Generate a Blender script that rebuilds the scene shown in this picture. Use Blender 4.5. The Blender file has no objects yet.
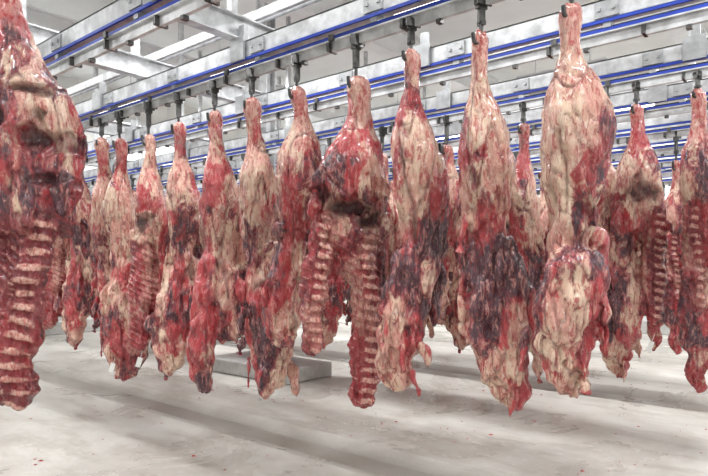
import bpy, math, random
import numpy as np
from mathutils import Vector, noise, Matrix
random.seed(7)
YAW=math.radians(50.2); SN,CS=math.sin(YAW),math.cos(YAW)
EYE=1.6; F=590.0
scene=bpy.context.scene
scene.view_settings.view_transform='Standard'
col=scene.collection

# ---------------------------------------------------------------- node helpers
class NT:
    def __init__(s,name):
        s.m=bpy.data.materials.new(name); s.m.use_nodes=True
        s.t=s.m.node_tree; s.n=s.t.nodes; s.l=s.t.links
        s.b=s.n['Principled BSDF']
    def put(s,sock,v):
        if hasattr(v,'is_output'): s.l.new(v,sock)
        elif isinstance(v,tuple) and len(v)==3 and sock.type=='RGBA': sock.default_value=(*v,1)
        else: sock.default_value=v
    def mix(s,f,a,b,bt='MIX'):
        x=s.n.new('ShaderNodeMix'); x.data_type='RGBA'; x.blend_type=bt; x.clamp_factor=True
        s.put(x.inputs[0],f); s.put(x.inputs[6],a); s.put(x.inputs[7],b); return x.outputs[2]
    def math(s,op,a,b=0.0,clamp=False):
        x=s.n.new('ShaderNodeMath'); x.operation=op; x.use_clamp=clamp
        s.put(x.inputs[0],a); s.put(x.inputs[1],b); return x.outputs[0]
    def rng(s,v,a,b,c=0.0,d=1.0):
        x=s.n.new('ShaderNodeMapRange'); x.interpolation_type='SMOOTHSTEP'
        s.put(x.inputs[0],v); 
        for i,k in enumerate((a,b,c,d)): x.inputs[i+1].default_value=k
        return x.outputs[0]
    def noise(s,vec,scale,detail=4,rough=.55,dist=0.0):
        x=s.n.new('ShaderNodeTexNoise'); s.put(x.inputs['Vector'],vec)
        x.inputs['Scale'].default_value=scale; x.inputs['Detail'].default_value=detail
        x.inputs['Roughness'].default_value=rough; x.inputs['Distortion'].default_value=dist
        return x.outputs[0]
    def vscale(s,vec,sc):
        x=s.n.new('ShaderNodeVectorMath'); x.operation='MULTIPLY'; s.put(x.inputs[0],vec); x.inputs[1].default_value=sc; return x.outputs[0]
    def obj(s): return s.n.new('ShaderNodeTexCoord').outputs['Object']
    def pos(s): return s.n.new('ShaderNodeNewGeometry').outputs['Position']
    def attr(s,name):
        x=s.n.new('ShaderNodeAttribute'); x.attribute_name=name; return x.outputs['Fac']
    def bump(s,h,st,dist=.01):
        x=s.n.new('ShaderNodeBump'); x.inputs['Strength'].default_value=st; x.inputs['Distance'].default_value=dist
        s.put(x.inputs['Height'],h); s.l.new(x.outputs[0],s.b.inputs['Normal'])
    def out(s,c,r=.5,metal=0.0):
        s.put(s.b.inputs['Base Color'],c); s.put(s.b.inputs['Roughness'],r); s.put(s.b.inputs['Metallic'],metal); return s.m

def simple(name,c,r=.5,metal=0,var=.15,scale=6,bump=.1):
    t=NT(name); n=t.noise(t.pos(),scale,5)
    d=tuple(k*(1-var) for k in c); l=tuple(min(1,k*(1+var*.6)) for k in c)
    t.bump(n,bump); return t.out(t.mix(t.rng(n,.3,.7),d,l),r,metal)
def emis(name,c,st):
    t=NT(name); t.b.inputs['Emission Color'].default_value=(*c,1); t.b.inputs['Emission Strength'].default_value=st
    return t.out(c,.5)

def meat_material():
    t=NT('beef_flesh_and_fat')
    oi=t.n.new('ShaderNodeObjectInfo').outputs['Random']
    cb=t.n.new('ShaderNodeCombineXYZ'); k=t.math('MULTIPLY',oi,37.0)
    for i in range(3): t.l.new(k,cb.inputs[i])
    a=t.n.new('ShaderNodeVectorMath'); a.operation='ADD'; t.l.new(t.obj(),a.inputs[0]); t.l.new(cb.outputs[0],a.inputs[1])
    v=a.outputs[0]; vs=t.vscale(v,(1,1,.5)); vr=t.vscale(v,(1,1,.25))
    fat=t.attr('a_fat'); rib=t.attr('a_rib'); cav=t.attr('a_cav'); gr=t.attr('a_groove'); ht=t.attr('a_h'); dkm=t.attr('a_dark')
    P=t.noise(vs,10,9,.69,.6)
    P2=t.math('ADD',P,t.math('MULTIPLY',t.math('SUBTRACT',fat,.5),.50))
    f=t.rng(P2,.46,.56)
    L=t.noise(vs,9,7,.66,.4)
    L2=t.math('SUBTRACT',L,t.math('MULTIPLY',t.math('SUBTRACT',dkm,.5),.42))
    lean=t.mix(t.rng(L2,.39,.52),(.060,.014,.028),(.43,.028,.038))
    M=t.noise(vr,46,7,.72,1.0)
    lean=t.mix(t.math('MULTIPLY',t.rng(M,.51,.61),.72),lean,(.68,.31,.27))
    Fn=t.noise(vs,9,6,.62,.4)
    fatc=t.mix(t.rng(Fn,.38,.60),(.79,.57,.42),(.68,.34,.27))
    S=t.noise(vr,28,8,.72,1.0)
    fatc=t.mix(t.math('MULTIPLY',t.rng(S,.505,.59),.82),fatc,(.40,.045,.05))
    W=t.noise(vs,40,6,.7,.5)
    fatc=t.mix(t.math('MULTIPLY',t.rng(W,.55,.64),.7),fatc,(.90,.76,.63))
    K=t.noise(vs,70,4,.68,.3)
    c=t.mix(f,lean,fatc)
    edge=t.math('MULTIPLY',t.rng(P2,.42,.47),t.rng(P2,.53,.47))
    c=t.mix(t.math('MULTIPLY',edge,.45),c,(.50,.04,.05))
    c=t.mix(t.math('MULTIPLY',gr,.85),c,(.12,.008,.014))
    cover=t.rng(t.noise(v,9,4,.6,.4),.30,.46)
    rj=t.math('ADD',rib,t.math('MULTIPLY',t.math('SUBTRACT',W,.5),1.0))
    c=t.mix(t.math('MULTIPLY',t.rng(rib,.05,.4),.75),c,(.25,.015,.022))
    c=t.mix(t.math('MULTIPLY',t.math('MULTIPLY',t.rng(rj,.50,.74),cover),.95),c,t.mix(t.rng(K,.4,.6),(.80,.52,.42),(.60,.19,.16)))
    c=t.mix(t.math('MULTIPLY',t.rng(ht,.86,.97),.55),c,t.mix(t.rng(W,.4,.58),(.44,.05,.05),(.76,.44,.36)))
    c=t.mix(t.math('MULTIPLY',t.rng(K,.56,.68),.42),c,(.18,.010,.016))
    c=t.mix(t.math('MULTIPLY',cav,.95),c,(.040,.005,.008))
    hh=t.math('ADD',t.math('MULTIPLY',M,.8),t.math('MULTIPLY',P,1.0))
    t.bump(hh,.9,.025)
    t.b.inputs['Specular IOR Level'].default_value=.55
    t.b.inputs['Coat Weight'].default_value=.45; t.b.inputs['Coat Roughness'].default_value=.14
    return t.out(c,t.rng(W,.3,.7,.2,.42))
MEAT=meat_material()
GALV=simple('galvanised_steel',(.57,.58,.59),.40,.3,.3,9,.05)
GALV2=simple('zinc_bracket',(.42,.43,.44),.4,.4,.2,14,.05)
DARK=simple('dark_rubber_cable',(.05,.05,.055),.5,0,.2)
BLUE=simple('blue_plastic_strip',(.015,.05,.40),.4,0,.2)
IRON=simple('dark_hook_iron',(.10,.098,.095),.35,.7,.35,30)
WHITE=simple('white_painted_steel',(.76,.77,.77),.5,0,.08,3)
WALLM=simple('sandwich_panel_white',(.75,.745,.71),.6,0,.08,.8,.02)
CEILM=simple('ceiling_panel_white',(.79,.80,.79),.7,0,.06,.8,.02)
TAG=simple('white_paper_tag',(.85,.85,.83),.6,0,.05)
CONC=simple('plinth_concrete',(.50,.495,.48),.8,0,.15,8)
LAMP=emis('fluorescent_tube_glow',(1,1,1),6.0)
PANE=emis('daylight_window_pane',(.93,.97,1.0),1.3)
SCRAP=simple('meat_scrap_red',(.35,.03,.03),.4,0,.3,20)

def floor_material():
    t=NT('worn_screed_floor'); p=t.pos()
    n=t.noise(p,.9,6,.6,.6); n2=t.noise(t.vscale(p,(1,.25,1)),4,6,.65); n3=t.noise(p,45,3); n4=t.noise(p,9,6,.7)
    c=t.mix(t.rng(n,.35,.65),(.42,.40,.365),(.56,.545,.51))
    c=t.mix(t.math('MULTIPLY',t.rng(n2,.45,.65),.55),c,(.33,.305,.265))
    c=t.mix(t.math('MULTIPLY',t.rng(n4,.52,.66),.35),c,(.64,.625,.59))
    c=t.mix(t.math('MULTIPLY',t.rng(n3,.6,.72),.3),c,(.26,.21,.17))
    g=t.attr('a_gut_shade'); c=t.mix(t.math('MULTIPLY',g,.5),c,(.20,.185,.16))  # shade of the sunken gutters painted into the floor colour
    t.bump(n3,.2,.006)
    return t.out(c,t.rng(n,.3,.7,.22,.45))
FLOORM=floor_material()

# ---------------------------------------------------------------- mesh helpers
def mesh_obj(name,verts,faces,mat,parent=None,loc=(0,0,0),smooth=False):
    me=bpy.data.meshes.new(name); me.from_pydata(verts,[],faces); me.update()
    if mat: me.materials.append(mat)
    if smooth: me.polygons.foreach_set('use_smooth',[True]*len(me.polygons))
    o=bpy.data.objects.new(name,me); col.objects.link(o); o.location=loc
    if parent: o.parent=parent
    return o
def boxes(lst):
    V=[];Fc=[]
    for (x0,x1,y0,y1,z0,z1) in lst:
        b=len(V)
        V+=[(x0,y0,z0),(x1,y0,z0),(x1,y1,z0),(x0,y1,z0),(x0,y0,z1),(x1,y0,z1),(x1,y1,z1),(x0,y1,z1)]
        Fc+=[tuple(b+i for i in q) for q in ((0,3,2,1),(4,5,6,7),(0,1,5,4),(1,2,6,5),(2,3,7,6),(3,0,4,7))]
    return V,Fc
def box_obj(name,lst,mat,parent=None,bev=0):
    v,f=boxes(lst); o=mesh_obj(name,v,f,mat,parent)
    if bev:
        m=o.modifiers.new('b','BEVEL'); m.width=bev; m.segments=2
    return o
def empty(name,loc=(0,0,0)):
    e=bpy.data.objects.new(name,None); col.objects.link(e); e.location=loc; e.empty_display_size=.2; return e

# ---------------------------------------------------------------- carcass builder
def place(px,X):
    t=(px-354)/F; D=X/(SN+CS*t); return D, D*(CS-SN*t)
def resample(rows,unit,ax,ay):
    r=np.array([(q+(1.0,))[:4] if len(q)==3 else q for q in rows],float)
    z=-(r[:,0]-ay)*unit
    n=max(6,int((z[0]-z[-1])/.022))
    tt=np.linspace(z[0],z[-1],n)
    xs=z[::-1]
    def ip(a):
        v=np.interp(tt,xs,a[::-1])
        if n>8:
            for _ in range(2):
                w=v.copy(); w[1:-1]=(v[:-2]+2*v[1:-1]+v[2:])/4; v=w
        return v
    c=ip((r[:,1]+r[:,2])/2-ax)*unit; hw=ip((r[:,2]-r[:,1])/2)*unit; df=ip(r[:,3])
    return tt,c,hw,df
def build_carcass_mesh(name,ax,ay,unit,parts,cavs=(),seed=0,voxel=.0115,fatoff=0.0,shank=True):
    """parts: dict(rows,depth,yoff,rib). measured widths below the hook in 'unit' metres"""
    rs=random.Random(seed*13+5)
    parts=list(parts)
    mtt,mc,mhw,_=resample(parts[0]['rows'],unit,ax,ay)
    zlow=min(-(p['rows'][-1][0]-ay)*unit for p in parts); Ltot=mtt[0]-zlow
    for _ in range(15):
        h=rs.uniform(.46,.93); j=int(h*(len(mtt)-1)); side=rs.choice((-1,1,-.4,.4,0))
        w=rs.uniform(.012,.036); ln=rs.uniform(.10,.26)
        cx=mc[j]+side*mhw[j]*.92; z=mtt[j]; dr=side*rs.uniform(-.01,.07)
        u=1/unit
        rows=[(ay-z*u,ax+(cx-w)*u,ax+(cx+w)*u,1.0),(ay-(z-ln*.5)*u,ax+(cx+dr*.7-w*1.25)*u,ax+(cx+dr*.7+w*1.1)*u,1.0),(ay-(z-ln)*u,ax+(cx+dr-w*.45)*u,ax+(cx+dr+w*.45)*u,.8)]
        parts.append(dict(rows=rows,d=.6,y=rs.choice((-1,-1,1))*mhw[j]*.55,tilt=rs.uniform(-.12,.05)))
    V=[];Fc=[]; info=[]; NS=22
    for pi,p in enumerate(parts):
        tt,c,hw,df=resample(p['rows'],unit,ax,ay); dep=p.get('d',.8); yo=p.get('y',0.0); yt=p.get('tilt',0.0)
        info.append((p,tt,c,hw,yo)); base=len(V)
        if pi==0 and shank:   # knuckle, thin shin bone, then the round swells out
            q=(tt[0]-tt)/Ltot
            hw=hw*np.interp(q,[0,.02,.05,.085,.12,.17,.21,.27,.33,.45,.52,1],[.72,.92,.84,.66,.64,.76,.94,1.04,1.03,1.0,.92,1.0])
            c=c+.012*np.sin(q*14+seed)*np.interp(q,[0,.05,.3,1],[0,.6,1,.4])
        for i in range(len(tt)):
            e=1.0
            if i==0 or i==len(tt)-1: e=.55
            elif i==1 or i==len(tt)-2: e=.85
            w=hw[i]*e; h=max(.02,hw[i]*dep*df[i])*e
            yc=yo+yt*(tt[0]-tt[i])
            for k in range(NS):
                a=2*math.pi*k/NS; ca,sa=math.cos(a),math.sin(a)
                x=w*math.copysign(abs(ca)**.85,ca); y=h*math.copysign(abs(sa)**.9,sa)
                V.append((c[i]+x,yc+y,tt[i]))
        for i in range(len(tt)-1):
            for k in range(NS):
                a=base+i*NS+k; b=base+i*NS+(k+1)%NS
                Fc.append((a,a+NS,b+NS,b))
        Fc.append(tuple(base+k for k in range(NS)))
        Fc.append(tuple(base+(len(tt)-1)*NS+k for k in reversed(range(NS))))
    me=bpy.data.meshes.new('tmp'); me.from_pydata(V,[],Fc); me.update()
    o=bpy.data.objects.new('tmp',me); col.objects.link(o)
    m=o.modifiers.new('r','REMESH'); m.mode='VOXEL'; m.voxel_size=voxel; m.use_smooth_shade=True
    s=o.modifiers.new('s','SMOOTH'); s.factor=.5; s.iterations=2
    dg=bpy.context.evaluated_depsgraph_get(); dg.update()
    nm=bpy.data.meshes.new_from_object(o.evaluated_get(dg)); nm.name=name
    bpy.data.objects.remove(o); bpy.data.meshes.remove(me)
    n=len(nm.vertices)
    co=np.zeros(n*3); nm.vertices.foreach_get('co',co); co=co.reshape(-1,3)
    no=np.zeros(n*3); nm.vertex_normals.foreach_get('vector',no); no=no.reshape(-1,3)
    z0,z1=co[:,2].min(),co[:,2].max(); H=(co[:,2]-z0)/(z1-z0)
    off=Vector((seed*3.17+1.3,seed*1.9-2.1,seed*.77))
    fatb=np.interp(H,[0,.12,.3,.45,.55,.68,.82,.9,1],[.48,.42,.34,.40,.52,.65,.62,.46,.48])+fatoff
    fam=np.interp(H,[0,.45,.6,.8,1],[.85,.85,.75,.65,.5])
    A={k:np.zeros(n) for k in('a_fat','a_rib','a_cav','a_groove','a_h','a_dark')}
    new=co.copy(); NZ=noise.noise
    for i in range(n):
        x,y,z=co[i]; N=no[i]; h=H[i]
        p=Vector((x,y,z))+off
        low=min(1,max(0,(1-h)*1.6)); top=min(1,max(.35,(1-h)*5))
        d=NZ(Vector((p.x*7,p.y*7,p.z*2.2)))*.022*top-.003
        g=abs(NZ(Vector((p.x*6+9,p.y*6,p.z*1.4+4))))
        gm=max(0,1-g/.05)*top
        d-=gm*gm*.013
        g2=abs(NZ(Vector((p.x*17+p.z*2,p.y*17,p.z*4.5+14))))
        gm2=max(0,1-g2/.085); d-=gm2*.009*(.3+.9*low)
        d+=NZ(Vector((p.x*34,p.y*34,p.z*15)))*.009
        d+=NZ(Vector((p.x*12,p.y*12,p.z*9)))*.036*low*low
        d+=NZ(Vector((p.x*26,p.y*20,p.z*4+8)))*.024*low
        ribv=0
        for (q,tt,c,hw,yo) in info:
            if not q.get('rib'): continue
            if tt[-1]-.02<z<tt[0]+.02:
                j=int((tt[0]-z)/(tt[0]-tt[-1])*(len(tt)-1)+.5); j=min(max(j,0),len(tt)-1)
                u=(x-c[j])/max(hw[j],.01)
                if abs(u)<1.25:
                    ed=min(1,(tt[0]-z)/.10); wob=NZ(Vector((p.x*6,p.y*3,p.z*5)))
                    if q['rib']=='v':
                        u2=u-.35*q.get('side',1)
                        s=math.tanh(2.2*(.2+math.sin(2*math.pi*(z+.02*abs(u)+.016*wob)/.066)))
                        k=max(0,1-abs(u2)/.6)**.6*ed
                        d+=(.009*s+.010)*k
                        s2=math.sin(2*math.pi*(z+x*.6+.022*wob)/.066)
                        d+=.005*s2*ed*(1-k)
                        ribv=max(ribv,(k*(.36+.60*max(0,s))+(1-k)*ed*(.25+.36*max(0,s2)**2)) if N[1]<.4 else .2)
                    else:
                        s=math.sin(2*math.pi*(z+x*.55+.018*wob)/.055)
                        amp=.5+.6*NZ(Vector((p.x*5,p.y*3,p.z*4+3)))
                        d+=.009*s*ed*amp
                        ribv=max(ribv,ed*(.25+.60*amp*max(0,s)))
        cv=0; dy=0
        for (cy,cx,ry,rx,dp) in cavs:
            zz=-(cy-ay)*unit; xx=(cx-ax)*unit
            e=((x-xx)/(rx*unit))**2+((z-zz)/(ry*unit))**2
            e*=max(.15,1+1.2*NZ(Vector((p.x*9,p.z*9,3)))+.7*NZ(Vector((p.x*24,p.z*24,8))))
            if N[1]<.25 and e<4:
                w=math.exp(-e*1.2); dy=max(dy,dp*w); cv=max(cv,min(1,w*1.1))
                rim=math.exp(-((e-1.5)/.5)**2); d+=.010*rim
        new[i]=co[i]+N*d+np.array((0,dy,0))
        A['a_fat'][i]=min(1,max(0,fatb[i]+fam[i]*NZ(Vector((p.x*5,p.y*5,p.z*2.6+7)))))
        A['a_dark'][i]=min(1,max(0,.5+.9*NZ(Vector((p.x*4+3,p.y*4,p.z*2.4-7)))+(.12 if .15<h<.75 else -.1)))
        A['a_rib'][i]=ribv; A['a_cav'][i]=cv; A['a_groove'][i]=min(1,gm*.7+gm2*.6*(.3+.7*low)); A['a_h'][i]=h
    nm.vertices.foreach_set('co',new.ravel())
    for k,v in A.items():
        at=nm.attributes.new(k,'FLOAT','POINT'); at.data.foreach_set('value',v)
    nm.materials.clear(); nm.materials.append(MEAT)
    nm.polygons.foreach_set('use_smooth',[True]*len(nm.polygons)); nm.update()
    return nm

def tube(pts,r,ns=8):
    V=[];Fc=[]; pts=[Vector(p) for p in pts]
    for i,p in enumerate(pts):
        d=(pts[min(i+1,len(pts)-1)]-pts[max(i-1,0)]).normalized()
        s=Vector((0,1,0)); s=(s-d*s.dot(d)).normalized(); u=d.cross(s)
        for k in range(ns):
            a=2*math.pi*k/ns; V.append(tuple(p+s*math.cos(a)*r+u*math.sin(a)*r))
    for i in range(len(pts)-1):
        for k in range(ns):
            a=i*ns+k;b=i*ns+(k+1)%ns; Fc.append((a,b,b+ns,a+ns))
    Fc.append(tuple(range(ns))[::-1]); Fc.append(tuple((len(pts)-1)*ns+k for k in range(ns)))
    return V,Fc
def hook_mesh():
    V,Fc=boxes([(-.022,.022,-.008,.008,.10,.235),(-.014,.014,-.022,.022,.085,.115),(-.032,.032,-.014,.014,.20,.25),(-.05,.05,-.03,-.02,.22,.285)])
    pts=[(0,0,.10),(0,0,.03),(.0,0,-.02)]
    for k in range(9):
        a=math.pi*k/8; pts.append((-.028+.028*math.cos(a),0,-.02-.03*math.sin(a)))
    pts.append((-.058,0,.02))
    v,f=tube(pts,.012); b=len(V); V+=v; Fc+=[tuple(b+i for i in q) for q in f]
    n=16;b=len(V)
    for yy in(-.018,.018):
        for k in range(n):
            a=2*math.pi*k/n; V.append((.038*math.cos(a),yy,.262+.038*math.sin(a)))
    for k in range(n): Fc.append((b+k,b+(k+1)%n,b+n+(k+1)%n,b+n+k))
    Fc.append(tuple(b+k for k in range(n))); Fc.append(tuple(b+n+k for k in reversed(range(n))))
    me=bpy.data.meshes.new('meat_hook'); me.from_pydata(V,[],Fc); me.update(); me.materials.append(IRON); return me
HOOK=hook_mesh()
TV,TF=boxes([(-.022,.022,-.0015,.0015,-.09,0),(-.002,.002,-.001,.001,0,.06)])
TAGM=bpy.data.meshes.new('paper_tag'); TAGM.from_pydata(TV,[],TF); TAGM.materials.append(TAG)
TRACK=3.03
def hang(mesh,X,Y,ztop,rot=0,sc=1,tag=None):
    o=bpy.data.objects.new('hanging_beef_quarter',mesh); col.objects.link(o)
    o.location=(X,Y,ztop); o.rotation_euler=(0,0,-YAW+rot); o.scale=(sc,sc,sc)
    h=bpy.data.objects.new('hook',HOOK); col.objects.link(h); h.parent=o
    h.location=(0.0,-.01,-.035); zs=(TRACK+.02-ztop+.035)/.25/sc
    h.scale=(1/sc,1/sc,max(.4,zs)); h.rotation_euler=(0,0,.5)
    if tag:
        g=bpy.data.objects.new('paper_tag',TAGM); col.objects.link(g); g.parent=o; g.location=tag; g.rotation_euler=(.1,.3,.2)
    return o

R=lambda *a:list(a)
def simple_parts(main,*extra): return [dict(rows=main,d=.8)]+list(extra)
S={}
S['c2']=(120,140,102,simple_parts(R((138,114,127),(155,113,129),(175,110,132),(210,105,136),(240,108,136),(268,110,139),(295,106,145),(325,102,150,.8),(352,105,147,.7),(378,116,134,.6)),
     dict(rows=R((235,118,140),(270,125,148),(300,130,152),(330,132,150)),d=.5,y=-.07)))
S['c3']=(149,135,108.5,simple_parts(R((133,143,155),(150,142,159),(172,140,161),(200,135,167),(228,135,170),(252,142,168),(290,149,168,.7),(330,150,166,.6),(345,154,162,.6)),
     dict(rows=R((235,136,156),(270,133,158),(310,130,154),(345,128,148),(355,132,143)),d=.5,y=-.08,rib='r')),[(222,146,8,9,.05)])
S['c4']=(179,124,115,simple_parts(R((122,172,187),(145,172,190),(170,168,194),(205,166,199),(240,170,197),(268,166,196),(298,158,195),(328,152,197,.8),(350,155,190,.7),(374,161,178,.6)),
     dict(rows=R((255,176,200),(285,178,206),(315,182,208)),d=.6,y=.05)))
S['c5']=(215,112,122.5,simple_parts(R((110,208,223),(138,206,227),(172,201,232),(208,199,238),(242,206,235),(272,204,240),(300,206,244,.8),(328,206,246,.7),(340,214,240,.6)),
     dict(rows=R((255,202,226),(290,198,222),(325,191,218),(355,190,217),(388,198,211)),d=.6,y=-.07),
     dict(rows=R((210,225,246),(240,230,250),(290,232,252),(330,236,250)),d=.6,y=.06)))
S['c6']=(252,100,131,simple_parts(R((98,243,262),(135,241,266),(170,238,274),(215,241,276),(255,244,272),(290,246,283),(325,245,290,.8),(355,250,293,.7),(378,256,286,.6),(397,263,271,.5)),
     dict(rows=R((240,262,284),(275,268,296),(310,270,300),(340,278,296)),d=.55,y=-.06)))
S['c7']=(297,88,141,simple_parts(R((86,289,306),(118,286,314),(145,280,321),(185,276,324),(225,280,311),(260,273,308),(295,265,304,.8),(325,261,302,.7),(348,270,294,.6)),
     dict(rows=R((190,305,326),(230,308,330),(280,306,326),(310,308,318)),d=.6,y=.05)))
S['c8']=(356,76,152,[dict(rows=R((74,348,366),(88,343,373),(120,338,378),(150,327,382),(180,317,385),(205,315,387),(232,319,387),(252,326,386)),d=.72),
     dict(rows=R((205,312,336),(240,308,334),(280,301,330),(315,299,325),(345,302,324),(352,306,320)),d=.55,y=-.06,rib='v'),
     dict(rows=R((225,340,386),(255,343,378),(290,350,380),(330,352,381),(365,348,379),(392,347,377),(403,354,370)),d=.6,y=-.03,rib='v'),
     dict(rows=R((215,352,388),(250,362,389),(300,368,388),(330,372,384)),d=.6,y=.08)],
     [(208,343,10,24,.10),(222,366,8,14,.06),(200,324,10,9,.05)])
S['c9']=(411,50,165,simple_parts(R((48,402,421),(70,399,425),(98,397,427),(130,394,435),(165,393,446),(205,393,448),(240,396,441),(275,389,438),(310,382,430,.8),(345,377,420,.7),(372,378,411,.6),(393,388,402,.5)),
     dict(rows=R((150,425,446),(190,428,452),(240,428,450),(300,425,445),(330,430,440)),d=.6,y=.08),
     dict(rows=R((245,392,420),(285,384,412),(320,380,408),(345,382,400)),d=.5,y=-.08)))
S['c10']=(481,32,180,simple_parts(R((30,471,489),(60,468,493),(90,465,498),(130,460,506),(165,458,511),(205,462,511),(240,466,504),(268,472,502),(300,467,517),(340,469,528,.7),(375,479,531,.6),(398,495,528,.5),(411,508,521,.5)),
     dict(rows=R((240,462,490),(280,458,484),(320,462,482),(345,466,476)),d=.6,y=.05),
     dict(rows=R((235,490,514),(275,494,524),(320,500,532),(350,508,528)),d=.45,y=-.08)))
S['c11']=(571,5,200,simple_parts(R((2,559,584),(30,556,587),(58,552,590),(90,545,603),(120,542,608),(155,541,610),(190,545,603),(220,550,594),(245,548,588),(272,542,597),(310,533,600,.75),(345,532,596,.65),(375,545,590,.6),(402,566,584,.5)),
     dict(rows=R((245,552,592),(270,538,600),(295,530,598),(325,530,585),(345,540,570)),d=.5,y=-.10),
     dict(rows=R((225,585,606),(260,592,614),(310,590,612),(345,588,604)),d=.6,y=.06)))
S['c0']=(8,-14,210,[dict(rows=R((-16,-2,18),(10,-8,22),(40,-18,34),(75,-30,54),(105,-32,74),(135,-33,83),(170,-32,83),(200,-28,80),(228,-22,76),(250,-18,66)),d=.65),
     dict(rows=R((215,28,76),(245,22,68),(280,10,58),(320,2,50),(360,-4,44),(400,-6,38),(418,0,36)),d=.5,y=-.06,rib='v'),
     dict(rows=R((215,-22,30),(260,-26,28),(300,-28,18),(350,-30,12),(400,-28,8),(416,-22,2)),d=.35,y=-.04,rib='r')],
     [(150,52,14,24,.08),(128,12,12,14,.06),(190,62,7,16,.05),(100,40,5,20,.04)])
S['d1']=(636,105,123,[dict(rows=R((103,630,643),(125,627,647),(150,621,653),(180,616,660),(205,613,662),(235,615,660)),d=.75),
     dict(rows=R((205,636,662),(240,636,662),(280,638,661),(310,640,658),(322,644,654)),d=.5,y=-.06,rib='v'),
     dict(rows=R((215,612,640),(250,608,636),(290,612,640),(325,616,642),(352,626,638)),d=.6,y=.0)],
     [(192,640,9,10,.06)])
S['d2']=(523,125,109,simple_parts(R((122,517,530),(145,515,531),(175,511,535),(205,508,539),(240,510,540),(275,512,542),(310,506,540,.8),(335,510,532,.7),(350,516,526,.6))))
S['d3']=(697,90,131,simple_parts(R((88,691,704),(115,688,709),(150,684,716),(190,683,720),(225,685,720),(265,682,718),(300,680,716,.8),(340,682,712,.7),(370,688,708,.6),(394,694,703,.6)),
     dict(rows=R((200,680,696),(230,678,694),(270,680,700),(310,684,698)),d=.6,y=-.05,rib='v')))
M={}
for i,(k,v) in enumerate(S.items()):
    ax,ay,sc,parts=v[:4]; cv=v[4] if len(v)>4 else ()
    vox=.0088 if k in('c0','c8','c9','c10','c11') else .011
    M[k]=build_carcass_mesh('beef_'+k,ax,ay,1/sc,parts,cv,seed=i+1,voxel=vox,fatoff={'c0':-.20,'d3':-.05,'c9':.02,'c10':-.03}.get(k,0),shank=(k!='c0'))
X0,X1,X2,X3,X4=1.14,2.96,5.15,7.35,9.5
tags={'c2':(.0,-.16,-2.15),'c3':(-.02,-.16,-2.02),'d1':(.05,-.16,-1.9)}
for k,v in S.items():
    X=X0 if k=='c0' else (X2 if k[0]=='d' else X1)
    D,Y=place(v[0],X); z=EYE+(265-v[1])*D/F
    hang(M[k],X,Y,z,tag=tags.get(k))
pool=['c2','c4','c5','c6','c7','c9','c10','c11','d1','d2','d3','c3','c8']
rr=random.Random(3)
def fill(X,ys):
    for y in ys:
        k=rr.choice(pool); hang(M[k],X+rr.uniform(-.04,.04),y+rr.uniform(-.06,.06),2.84+rr.uniform(-.08,.05),rr.choice([0,0,math.pi,.5,-.5]),rr.uniform(.93,1.06))
D,Yl=place(120,X1)
fill(X1,[Yl+.42*i for i in range(1,14)])
fill(X2,[1.62]+[2.62+.40*i for i in range(22)])
fill(6.25,[2.15,3.0,3.5]+[3.9+.42*i for i in range(18)])
fill(X3,[1.02,1.50,1.9,2.35,2.7,3.0]+[3.3+.40*i for i in range(22)])
fill(8.4,[1.45,1.95,2.6,3.2,3.7,4.3,4.8,5.4])
fill(X4,[1.75,2.2,2.7,3.2]+[3.7+.42*i for i in range(19)])
fill(11.7,[2.0,2.5,3.1,3.8,4.4,5,5.6,6.3,7])

# ---------------------------------------------------------------- overhead rails
Y0r,Y1r=-6.0,13.6
for n_,X in enumerate((X0,1.98,X1,3.98,X2,6.25,X3,8.4,X4,10.6,11.7)):
    e=empty('overhead_meat_rail',(X,0,TRACK))
    box_obj('track_bar',[(-.014,.014,Y0r,Y1r,0,.06),(-.04,.04,Y0r,Y1r,.06,.070)],GALV,e)
    box_obj('blue_strip',[(-.034,.034,Y0r,Y1r,.0705,.094)],BLUE,e)
    box_obj('cable',[(-.005,.02,Y0r,Y1r,.098,.112)],DARK,e)
    box_obj('channel_beam',[(-.035,-.025,Y0r,Y1r,.145,.28),(-.035,.055,Y0r,Y1r,.145,.155),(-.035,.055,Y0r,Y1r,.27,.28)],GALV,e)
    box_obj('blue_cable_strip',[(-.050,-.0355,Y0r,Y1r,.126,.146)],BLUE,e)
    br=[];dk=[]; y=Y0r+.55
    while y<Y1r:
        br+=[(-.04,.04,y,y+.05,.095,.144),(-.048,-.03,y-.05,y+.10,.16,.262),(-.06,-.045,y-.03,y-.01,.2,.22),(-.06,-.045,y+.06,y+.08,.2,.22)]
        dk+=[(-.07,-.051,y+.34,y+.38,.05,.09),(-.02,.02,y+.15,y+.18,-.025,0),(-.02,.02,y+.65,y+.68,-.025,0),(-.045,.045,y+.40,y+.42,.0,.058),(-.045,.045,y+.90,y+.92,.0,.058)]
        y+=1.1
    y=Y0r+1.9+(n_%3)*.5
    while y<Y1r:
        br+=[(-.07,-.051,y,y+.16,.13,.31),(-.02,.02,y+.05,y+.11,.28,.42)]; y+=2.2
    box_obj('brackets',br,GALV2,e); box_obj('trolley_dogs',dk,IRON,e)
    if n_%2==0: box_obj('upper_conduit',[(.30,.34,Y0r,Y1r,.62,.70),(.38,.39,Y0r,Y1r,.62,.70)],GALV,e)
def cross(y,x0,x1,z=3.36,name='cross_beam'):
    e=empty(name,(0,y,z))
    box_obj('web',[(x0,x1,-.006,.006,0,.16)],GALV,e); box_obj('flanges',[(x0,x1,-.05,.05,-.012,0),(x0,x1,-.05,.05,.16,.172)],GALV,e)
    hp=[];x=x0+.3
    while x<x1-.1: hp+=[(x-.03,x+.03,-.03,.03,.172,6.0-z)]; x+=2.2
    box_obj('hanger_posts',hp,GALV,e)
cross(3.64,.4,3.4); cross(5.05,.4,4.4); cross(7.6,.4,12); cross(10.2,.4,12); cross(12.6,.4,12)
cross(1.2,6.5,12)
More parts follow.
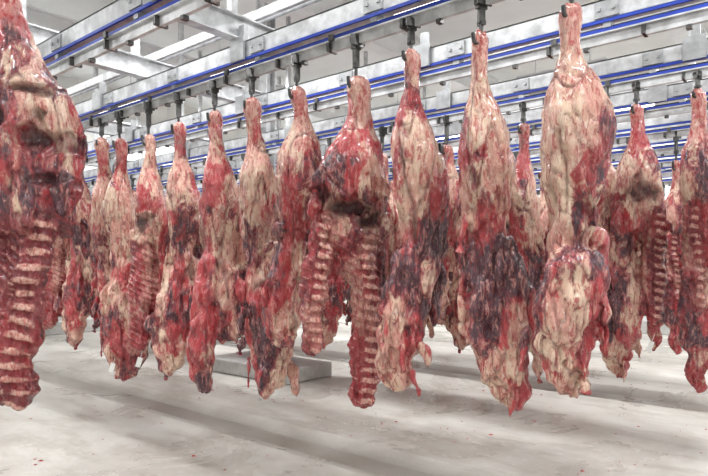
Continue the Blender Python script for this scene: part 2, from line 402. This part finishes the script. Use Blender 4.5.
# ---------------------------------------------------------------- room shell
RX0,RX1,RY0,RY1,RH=-4,15,-7,14,6.0
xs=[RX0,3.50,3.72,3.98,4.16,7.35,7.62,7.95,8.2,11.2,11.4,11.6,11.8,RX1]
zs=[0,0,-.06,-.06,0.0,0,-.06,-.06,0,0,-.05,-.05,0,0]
gut_shade=[0,.1,1,1,0,0,1,1,0,0,1,1,0,0]  # mask for the painted shade along each gutter
V=[];Fc=[];G=[]
ys=np.linspace(RY0,RY1,3)
for x,z,g in zip(xs,zs,gut_shade):
    for y in ys: V.append((x,y,z)); G.append(g)
for i in range(len(xs)-1):
    for j in range(2):
        a=i*3+j; Fc.append((a,a+3,a+4,a+1))
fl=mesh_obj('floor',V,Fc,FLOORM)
at=fl.data.attributes.new('a_gut_shade','FLOAT','POINT'); at.data.foreach_set('value',G)
box_obj('ceiling',[(RX0,RX1,RY0,RY1,RH,RH+.2)],CEILM)
box_obj('wall_back',[(RX1,RX1+.2,RY0,RY1,-.1,RH+.2)],WALLM)
box_obj('wall_front',[(RX0-.2,RX0,RY0,RY1,-.1,RH+.2)],WALLM)
box_obj('wall_left',[(RX0-.2,RX1+.2,RY1,RY1+.2,-.1,RH+.2)],WALLM)
box_obj('wall_right',[(RX0-.2,RX1+.2,RY0-.2,RY0,-.1,RH+.2)],WALLM)
box_obj('trim_1',[(RX1-.02,RX1,y-.02,y+.02,0,RH) for y in np.arange(-6,14,1.2)],WHITE)
box_obj('trim_2',[(x-.02,x+.02,RY1-.02,RY1,0,RH) for x in np.arange(-3,15,1.2)],WHITE)
box_obj('baseboard_back',[(RX1-.12,RX1,RY0,RY1,0,.3)],CONC,None,.02)
box_obj('baseboard_left',[(RX0,RX1-.12,RY1-.12,RY1,0,.3)],CONC,None,.02)
for i,x in enumerate((2.2,5.2,8.2,11.2)):
    e=empty('window_%d'%(i+1),(x,RY1-.03,4.6))
    box_obj('pane',[(-1.1,1.1,-.01,.02,-.6,.6)],PANE,e)
    box_obj('frame',[(-1.18,-1.1,-.04,.03,-.68,.68),(1.1,1.18,-.04,.03,-.68,.68),(-1.1,1.1,-.04,.03,.6,.68),(-1.1,1.1,-.04,.03,-.68,-.6),(-.03,.03,-.04,.0,-.6,.6)],WHITE,e)
for x,y in ((14.7,2),(14.7,6),(14.7,10)):
    box_obj('wall_column',[(x-.15,x+.15,y-.15,y+.15,0,RH),(x-.18,x+.18,y-.18,y+.18,0,.3)],WHITE,None,.01)
for y in (-2,2,6,10):
    e=empty('roof_beam',(0,y,5.2))
    box_obj('i_section',[(RX0,RX1,-.12,.12,0,.03),(RX0,RX1,-.012,.012,.03,.47),(RX0,RX1,-.12,.12,.47,.5)],WHITE,e)
e=empty('column_on_plinth',(5.9,6.6,0))
box_obj('plinth',[(-.45,.45,-.9,.9,0,.2)],CONC,e,.02)
box_obj('column',[(-.09,-.075,-.09,.09,.2,6),(.075,.09,-.09,.09,.2,6),(-.075,.075,-.008,.008,.2,6),(-.16,.16,-.16,.16,.2,.22)],GALV,e)
# lamps
for X in (-1.5,2.5,6.5,10.5,13.6):
    for Y in (-4.5,-.3,3.9,8.0,12.0):
        e=empty('ceiling_luminaire',(X,Y,5.0))
        box_obj('housing',[(-.15,.15,-.8,.8,.02,.1),(-.01,.01,-.5,-.48,.1,1.0),(-.01,.01,.48,.5,.1,1.0)],WHITE,e)
        box_obj('tubes',[(-.10,-.04,-.78,.78,-.03,.02),(.04,.10,-.78,.78,-.03,.02)],LAMP,e)
        L=bpy.data.lights.new('lamp','AREA'); L.shape='RECTANGLE'; L.size=.3; L.size_y=1.6; L.energy=110; L.color=(.985,.995,1)
        lo=bpy.data.objects.new('lamp',L); col.objects.link(lo); lo.parent=e; lo.location=(0,0,-.04)
# meat scraps on floor
r2=random.Random(11); V=[];Fc=[]
for _ in range(420):
    X=r2.uniform(1.5,9); Y=r2.uniform(.3,9)
    if any(a<X<b for a,b in((3.45,4.2),(7.3,8.25))): continue
    s=r2.uniform(.004,.013)*(1 if r2.random()<.9 else 1.8); b=len(V)
    for k in range(7):
        a=2*math.pi*k/7; q=s*r2.uniform(.6,1.3); V.append((X+q*math.cos(a),Y+q*math.sin(a),.001))
    V.append((X,Y,s*.5+.001))
    for k in range(7): Fc.append((b+k,b+(k+1)%7,b+7))
mesh_obj('meat_scraps',V,Fc,SCRAP)

# ---------------------------------------------------------------- camera / world
w=bpy.data.worlds.new('w'); scene.world=w; w.use_nodes=True
w.node_tree.nodes['Background'].inputs[0].default_value=(.8,.85,.9,1); w.node_tree.nodes['Background'].inputs[1].default_value=.3
cam=bpy.data.cameras.new('camera'); cam.lens=30; cam.sensor_width=36; cam.shift_y=27/708; cam.clip_start=.05
co=bpy.data.objects.new('camera',cam); col.objects.link(co); co.location=(0,0,EYE); co.rotation_euler=(math.pi/2,0,-YAW)
scene.camera=co
